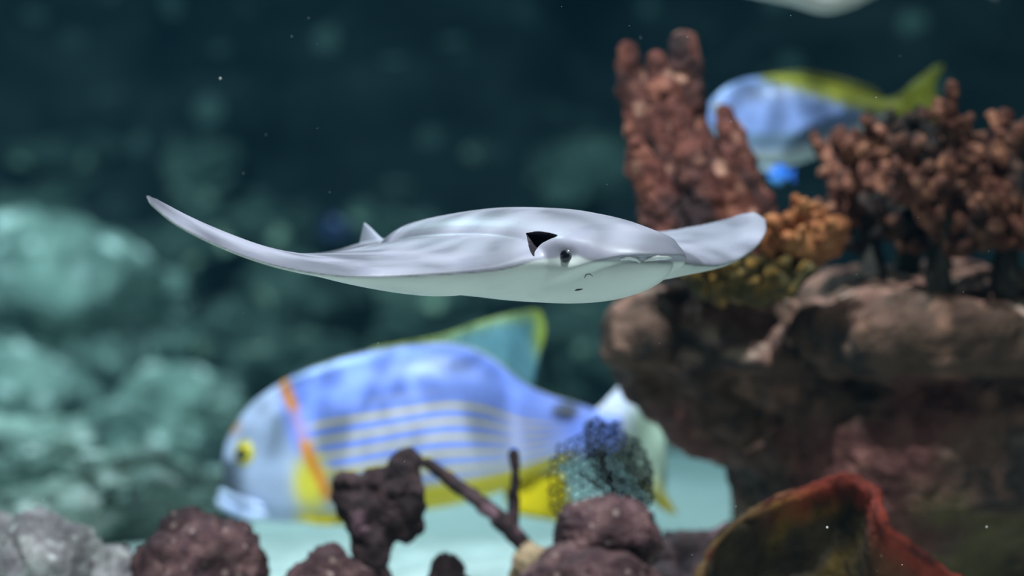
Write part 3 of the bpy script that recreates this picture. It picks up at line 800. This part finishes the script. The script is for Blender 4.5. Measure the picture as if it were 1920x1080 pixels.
def pale_fish():
    F = Fish('pale_fish', 1560, -55, 3.45, R(10), 'pale grey fish at the top edge with only its belly showing')
    top = [(1330, -35), (1345, -62), (1400, -100), (1480, -125), (1570, -128), (1660, -108), (1730, -80), (1790, -66), (1820, -64)]
    bot = [(1330, -28), (1345, -18), (1400, -6), (1480, 10), (1545, 26), (1600, 14), (1670, -18), (1790, -42), (1820, -46)]
    half = [(1330, 3), (1345, 14), (1400, 32), (1480, 42), (1545, 44), (1600, 40), (1670, 26), (1790, 10), (1820, 6)]
    def colour(x, t, y):
        return mixc(np.tile(lin(160, 168, 168), (len(x), 1)), lin(235, 232, 222), sstep(0.4, 0.8, t))
    F.body(top, bot, half, M_SCALES, colour, nx=120, seg=60)
    g = lambda x, y: np.tile(lin(150, 158, 158), (len(x), 1))
    F.fin('tail_fin', [(1805, -62), (1870, -110), (1860, -55), (1875, -5), (1805, -48)], M_FIN, thick=3, colour=g, n=40)
    F.fin('dorsal_fin', [(1450, -112), (1500, -150), (1600, -150), (1690, -115), (1680, -95), (1570, -120)], M_FIN, thick=3, colour=g, n=40)
    for sgn in (-1, 1):
        e = F.ball('eye', 1378, -62, sgn * 22, 10, 7, M_IRIS); F.ball('pupil', 1376, -62, sgn * 27, 6, 4, M_PUPIL, e)
pale_fish()

# ------------------------------------------------------------------ the ray
YAW = R(34.6); sa, ca = math.sin(YAW), math.cos(YAW)
RD = 2.5; RS = K * RD
RC = P(983, 490, RD)
def ray_world(u, v, w):
    return RC + Vector((RS * (u * sa - v * ca), -RS * (u * ca + v * sa), RS * w))
def solve(px, py, v):
    """body coordinates (forward u, up w) of the point at lateral v that is seen at (px, py)"""
    q = (px - 960) * K
    u = (q * RD - RC.x - q * RS * v * sa + RS * v * ca) / (RS * sa + q * RS * ca)
    D = RD - RS * (u * ca + v * sa)
    w = (CZ + (540 - py) * K * D - RC.z) / RS
    return u, w

M_SKIN = material('ray_skin', None, scale=26, detail=3, rough=0.42, bump=0.12, bump_scale=420, bump_dist=0.0006, attr=True, coords='Object', spec=0.45, noise_mix=0.10)
M_CAVITY = material('dark_gill_lining', [(0.3, srgb(38, 34, 40)), (0.7, srgb(66, 58, 64))], scale=60, rough=0.6, bump=0, coords='Object')
M_RAYEYE = material('ray_iris', [(0.3, srgb(44, 48, 54)), (0.7, srgb(84, 86, 90))], scale=90, rough=0.15, bump=0, coords='Object', spec=0.6)
M_RAYLIP = material('white_lip', [(0.3, srgb(225, 225, 228)), (0.7, srgb(245, 245, 245))], scale=60, rough=0.4, bump=0.2, coords='Object')

ray = empty('ray', RC, 'pale grey ray with white belly gliding across the middle of the picture', 'ray')

def build_ray():
    bm = bmesh.new()
    def add(V, F):
        vv = [bm.verts.new(tuple(p)) for p in V]
        for f in F: bm.faces.new([vv[i] for i in f])
    L = lambda u, v, w: tuple(ray_world(u, v, w) - RC)          # the ray's own axes are parallel to the world's
    # --- body: rings along the midline
    us = [-560, -515, -450, -380, -300, -200, -50, 100, 180, 250, 300, 340, 370, 395, 412, 424, 432, 437]
    hw = [6, 16, 40, 76, 112, 140, 158, 150, 140, 130] + [130 * math.sqrt(max(0.0, 1 - ((u - 250) / 187) ** 2)) for u in us[10:]]
    tp = [22, 30, 50, 68, 83, 93, 102, 98, 90, 80, 68, 55, 45, 36, 29, 22, 15, 8]
    bt = [10, 4, -10, -25, -42, -58, -72, -78, -78, -73, -66, -58, -49, -40, -31, -22, -14, 0]
    tab = smooth_path(np.column_stack([us, hw, tp, bt]), 120)
    rings = []
    for u, h, t, b in tab:
        h = max(h, 1.5); zc = 0.3 * (t + b) if u > -300 else 0.5 * (t + b)
        t = max(t, zc + 1); b = min(b, zc - 1)
        ring = []
        for k in range(48):
            th = 2 * math.pi * k / 48; c, q = math.cos(th), math.sin(th)
            v = h * math.copysign(abs(c) ** 0.9, c)
            w = zc + (t - zc) * abs(q) ** 0.95 if q >= 0 else zc + (b - zc) * abs(q) ** 0.95
            ring.append(L(u, v, w))
        rings.append(ring)
    add(*loft(rings))
    # --- wings: rings along the span, each an airfoil from leading to trailing edge
    def wing(rows, n=90):
        tab = []
        for v, lead, trail, tt, tb in rows:
            lu, lw = solve(*lead, v) if lead[0] > 0 else (-lead[0] * -1 if False else lead[2], lead[1])
            tu, tw = solve(*trail, v) if trail[0] > 0 else (trail[2], trail[1])
            tab.append((v, lu, lw, tu, tw, tt, tb))
        tab = smooth_path(tab, n); rs = []
        for v, lu, lw, tu, tw, tt, tb in tab:
            ring = []
            ss = (1 - np.cos(np.linspace(0, math.pi, 26))) / 2
            for s in ss: ring.append(L(lu + (tu - lu) * s, v, lw + (tw - lw) * s + max(tt, 2.2) * 2.6 * math.sqrt(s) * (1 - s) + 1.6))
            for s in ss[::-1]: ring.append(L(lu + (tu - lu) * s, v, lw + (tw - lw) * s - max(tb, 2.2) * 2.6 * math.sqrt(s) * (1 - s) - 1.6))
            rs.append(ring)
        add(*loft(rs))
    wing([
        (0,   (-1, -6, 300), (-1, 8, -480), 62, 66),
        (70,  (-1, -6, 285), (-1, 5, -470), 54, 66),
        (150, (1003, 491), (592, 487), 46, 60),
        (230, (922, 505), (553, 485), 28, 54),
        (350, (800, 514), (484, 475), 14, 36),
        (430, (712, 518), (440, 458), 9, 23),
        (500, (634, 517), (402, 437), 8, 14),
        (580, (548, 505), (362, 412), 8, 9),
        (650, (468, 484), (330, 394), 6, 5),
        (720, (392, 453), (301, 378), 5, 4),
        (775, (330, 421), (284, 369), 4, 3),
        (806, (292, 391), (276, 366), 3, 2.5),
        (822, (280, 379), (273, 367), 2.5, 2),
    ])
    wing([
        (0,    (-1, -6, 300), (-1, 22, -515), 78, 66),
        (-70,  (-1, -6, 285), (-1, 20, -505), 72, 66),
        (-150, (1246, 486), (860, 468), 55, 58),
        (-230, (1285, 492), (930, 460), 40, 46),
        (-330, (1318, 497), (1020, 455), 26, 30),
        (-420, (1345, 498), (1110, 448), 16, 18),
        (-500, (1372, 492), (1195, 440), 10, 10),
        (-570, (1398, 479), (1270, 430), 7, 6),
        (-630, (1423, 459), (1338, 416), 5, 4),
        (-675, (1438, 434), (1388, 402), 4, 3),
        (-700, (1438, 414), (1414, 397), 3, 2.5),
    ])
    bmesh.ops.recalc_face_normals(bm, faces=bm.faces[:])
    me = applied(bm_mesh(bm), ('REMESH', dict(mode='VOXEL', voxel_size=0.00105)), ('SMOOTH', dict(factor=0.5, iterations=10)))
    c = co_of(me)
    U = (c[:, 0] * sa - c[:, 1] * ca) / RS; V = (-c[:, 0] * ca - c[:, 1] * sa) / RS; Wz = c[:, 2] / RS
    # --- lower lobe set back, groove between snout and lobe, brow over the eye
    wg = np.interp(U, [190, 234, 311, 357, 405, 420], [-54, -44, -26, -14, 0, 2])
    fade = sstep(175, 250, U)
    below = sstep(4, -6, Wz - wg) * fade
    sc = 1 - 0.085 * below * sstep(200, 400, U)
    U2 = 200 + (U - 200) * np.where(U > 200, sc, 1); V2 = V * (1 - 0.20 * below * sstep(190, 300, U) * (np.abs(V) < 200))
    gr = np.exp(-((Wz - wg) / 4.2) ** 2) * fade * (np.abs(V) < 150) * (1 - 0.6 * (1 - sstep(240, 330, U)))
    du, dv = U2 - 210, V2 * 1.0; ln = np.sqrt(du * du + dv * dv) + 1e-6
    U2 -= 11 * gr * du / ln; V2 -= 11 * gr * dv / ln
    side = np.sign(V)
    brow = np.exp(-(((U - 300) / 42) ** 2 + ((Wz - 32) / 16) ** 2)) * (np.abs(V) > 60) * (np.abs(V) < 160)
    V2 += side * 9 * brow; W2 = Wz + 6 * brow
    sock = np.exp(-(((U - 316) / 26) ** 2 + ((Wz - 6) / 14) ** 2)) * (np.abs(V) > 70) * (np.abs(V) < 160)
    V2 -= side * 5 * sock
    c2 = np.column_stack([RS * (U2 * sa - V2 * ca), -RS * (U2 * ca + V2 * sa), RS * W2])
    set_co(me, c2)
    me = applied(me, ('SMOOTH', dict(factor=0.4, iterations=2)))
    return me

ray_me = build_ray()

def cut_spiracles(me):
    """the breathing hole behind each eye: a wedge cut into the head"""
    c = co_of(me)
    bvh = BVHTree.FromPolygons([Vector(q) for q in c], [tuple(p.vertices) for p in me.polygons])
    o = bpy.data.objects.new('tmp_body', me); COL.objects.link(o)
    poly = smooth_path([(986, 437), (1012, 434), (1045, 441), (1030, 449), (1014, 458), (1003, 472), (1001, 481), (993, 468), (986, 437)], 36)[:-1]
    cut = []
    D = None
    for px, py in poly:
        d = (P(px, py, 1.0) - Vector((0, 0, CZ))).normalized()
        h = bvh.ray_cast(Vector((0, 0, CZ)) - RC, d)
        if h[0] is not None: cut.append(h[0])
    mean = sum(cut, Vector()) / len(cut)
    inward = Vector((0.45, 0.80, -0.30)).normalized()
    rings = [[tuple(p - inward * 22 * RS) for p in cut], [tuple(p) for p in cut],
             [tuple(mean + (p - mean) * 0.9 + inward * 22 * RS) for p in cut], [tuple(mean + (p - mean) * 0.6 + inward * 48 * RS) for p in cut]]
    objs = [o]
    for mirror in (False, True):
        rr = rings
        if mirror:
            f = Vector((sa, -ca, 0)); r = Vector((-ca, -sa, 0))
            rr = [[tuple(Vector(p) - 2 * Vector(p).dot(r) * r) for p in ring][::-1] for ring in rings]
        V, F = loft(rr); cm = mesh(V, F, smooth=False)
        b2 = bmesh.new(); b2.from_mesh(cm); bmesh.ops.recalc_face_normals(b2, faces=b2.faces[:]); b2.to_mesh(cm); b2.free()
        cm.materials.append(M_SKIN); cm.materials.append(M_CAVITY)
        cm.polygons.foreach_set('material_index', [1] * len(cm.polygons))
        co = bpy.data.objects.new('tmp_cut', cm); COL.objects.link(co); objs.append(co)
        md = o.modifiers.new('cut', 'BOOLEAN'); md.operation = 'DIFFERENCE'; md.object = co; md.solver = 'EXACT'
    dg = bpy.context.evaluated_depsgraph_get(); dg.update()
    new = bpy.data.meshes.new_from_object(o.evaluated_get(dg))
    for q in objs: bpy.data.objects.remove(q)
    new.polygons.foreach_set('use_smooth', [True] * len(new.polygons)); new.update()
    return new
ray_me.materials.clear(); ray_me.materials.append(M_SKIN); ray_me.materials.append(M_CAVITY)
ray_me = cut_spiracles(ray_me)
print('ray polys', len(ray_me.polygons), 'mats', [m.name for m in ray_me.materials])

def colour_ray(me):
    c = co_of(me); nz = no_of(me)[:, 2]
    U = (c[:, 0] * sa - c[:, 1] * ca) / RS; V = (-c[:, 0] * ca - c[:, 1] * sa) / RS; Wz = c[:, 2] / RS
    d = nz + 0.10
    head = sstep(150, 260, U) * (1 - sstep(140, 185, np.abs(V)))
    d = d * (1 - head) + head * np.clip((Wz - np.interp(U, [200, 330, 362, 430], [-4, 9, -1, -3])) / 26, -1, 1)
    top = sstep(-0.12, 0.10, d)
    col = mixc(np.tile(lin(222, 226, 222), (len(c), 1)), lin(168, 166, 180), top)
    edge = np.exp(-((d + 0.02) / 0.10) ** 2) * (1 - head * (1 - 0.75 * sstep(320, 370, U)))  # margin pigment, plus painted shade along the mouth groove
    col = mixc(col, lin(112, 108, 118), edge * 0.75)
    bl = fbm(c, 60, 3, 4)
    col = mixc(col, lin(140, 138, 156), np.clip(bl, 0, 1) * 0.55 * top)
    set_col(me, col)
colour_ray(ray_me)
body = obj('body', ray_me); body.parent = ray

_bv = BVHTree.FromPolygons([Vector(q) for q in co_of(ray_me)], [tuple(p.vertices) for p in ray_me.polygons])
def on_ray(px, py):
    """point and normal of the ray's skin, in its own coordinates, seen at (px, py)"""
    d = (P(px, py, 1.0) - Vector((0, 0, CZ))).normalized()
    h = _bv.ray_cast(Vector((0, 0, CZ)) - RC, d)
    return h[0], h[1]

def ray_part(name, me, mat, parent=None):
    o = obj(name, me, mat); o.parent = parent or ray; return o
def mirror_pt(p):
    r = Vector((-ca, -sa, 0)); return p - 2 * p.dot(r) * r

def ball_at(p, n, r, flat, mat, name, parent=None):
    bm = bmesh.new(); bmesh.ops.create_uvsphere(bm, u_segments=28, v_segments=18, radius=1)
    q = n.to_track_quat('Z', 'Y').to_matrix().to_4x4()
    bm.transform(Matrix.Translation(p) @ q @ Matrix.Diagonal((r, r, flat, 1)))
    me = bm_mesh(bm); me.polygons.foreach_set('use_smooth', [True] * len(me.polygons))
    return ray_part(name, me, mat, parent)

ep, en = on_ray(1061, 480)
for p, n in ((ep, en), (mirror_pt(ep), Vector(mirror_pt(en)))):
    e = ball_at(p - n * 4 * RS, n, 14.5 * RS, 10 * RS, M_RAYEYE, 'eye')
    ball_at(p + n * 2.2 * RS, n, 10.5 * RS, 6 * RS, M_PUPIL, 'pupil', e)
def ray_line(name, pts, mat, lift=0.0, push=0.0, parent=None, seg=8, n=None, amp=0.0, scale=200):
    rows = []
    for px, py, r in pts:
        p, nn = on_ray(px, py)
        if p is None: continue
        q = p + nn * lift * RS if not push else p + Vector((sa, -ca, 0.25)) * push * RS
        rows.append((*q, r * RS))
    if len(rows) < 2: return None
    return ray_part(name, tube(rows, n=n or len(rows) * 5, seg=seg, amp=amp, scale=scale), mat, parent)
ray_line('lip', [(1157, 489, 2.5), (1166, 487, 4), (1176, 487, 4.5), (1186, 490, 4), (1191, 494, 2.5)], M_RAYLIP, push=13, amp=0.0004)
ray_line('lip', [(1202, 492, 2.5), (1212, 488, 4), (1225, 486, 4.5), (1238, 486, 4), (1249, 486, 2.5)], M_RAYLIP, push=13, amp=0.0004)
ray_line('nostril', [(1078, 545, 1.2), (1084, 543, 2.6), (1092, 542, 1.6)], M_CAVITY, -0.8)
ray_line('pore', [(1096, 521, 0.8), (1099, 515, 1.1), (1106, 514, 1.1), (1111, 518, 0.9)], M_RAYEYE, -0.3)

def dorsal_and_tail():
    def Wp(px, py, v=0.0):
        u, w = solve(px, py, v); return ray_world(u, v, w) - RC
    # small triangular fin on the tail root, with an airfoil thickness
    base = [(664, 470), (690, 463), (722, 448)]; rows = []
    lead = smooth_path([(722, 452), (708, 440), (695, 427), (684, 418)], 16); trail = smooth_path([(668, 472), (674, 455), (678, 437), (682, 419)], 16)
    rings = []
    for i, (a, b) in enumerate(zip(lead, trail)):
        t = 5.5 * (1 - i / 15) + 1.2; ring = []
        ss = (1 - np.cos(np.linspace(0, math.pi, 10))) / 2
        for s in ss: ring.append(tuple(Wp(a[0] + (b[0] - a[0]) * s, a[1] + (b[1] - a[1]) * s) + Vector((-ca, -sa, 0)) * RS * t * 2.6 * math.sqrt(s) * (1 - s)))
        for s in ss[::-1]: ring.append(tuple(Wp(a[0] + (b[0] - a[0]) * s, a[1] + (b[1] - a[1]) * s) - Vector((-ca, -sa, 0)) * RS * (t * 2.6 * math.sqrt(s) * (1 - s) + 0.4)))
        rings.append(ring)
    V, F = loft(rings); me = mesh(V, F)
    set_col(me, np.tile(lin(178, 180, 196), (len(me.vertices), 1)))
    ray_part('dorsal_fin', me, M_SKIN)
    pts = []
    for px, py, r in [(720, 462, 16), (690, 463, 12), (664, 467, 8), (632, 474, 5), (600, 479, 4), (560, 481, 3.6), (520, 480, 3.4), (480, 474, 2.6), (450, 468, 1.6)]:
        p = Wp(px, py); pts.append((*p, r * RS))
    me = tube(pts, n=80, seg=14)
    set_col(me, np.tile(lin(150, 148, 160), (len(me.vertices), 1)))
    ray_part('tail', me, M_SKIN)
dorsal_and_tail()

# ------------------------------------------------------------------ drifting specks in the water
def specks():
    rnd = random.Random(3); V, F = [], []
    spots = [(413, 147, 2.3, 3.0), (1551, 989, 2.35, 2.6), (1850, 988, 2.3, 2.0)] + [(rnd.uniform(0, 1920), rnd.uniform(0, 1080), rnd.uniform(2.2, 2.7), rnd.uniform(0.5, 1.0)) for _ in range(40)]
    for px, py, D, r in spots:
        c = P(px, py, D); r *= K * D; i = len(V)
        V += [tuple(c + Vector(d) * r) for d in ((1, 0, 0), (-1, 0, 0), (0, 1, 0), (0, -1, 0), (0, 0, 1), (0, 0, -1))]
        F += [(i + a, i + b, i + 4) for a, b in ((0, 2), (2, 1), (1, 3), (3, 0))] + [(i + b, i + a, i + 5) for a, b in ((0, 2), (2, 1), (1, 3), (3, 0))]
    o = obj('drifting_specks', mesh(V, F), M_RAYLIP)
    tag(o, 'tiny white specks drifting in the water', 'specks', kind='stuff')
specks()
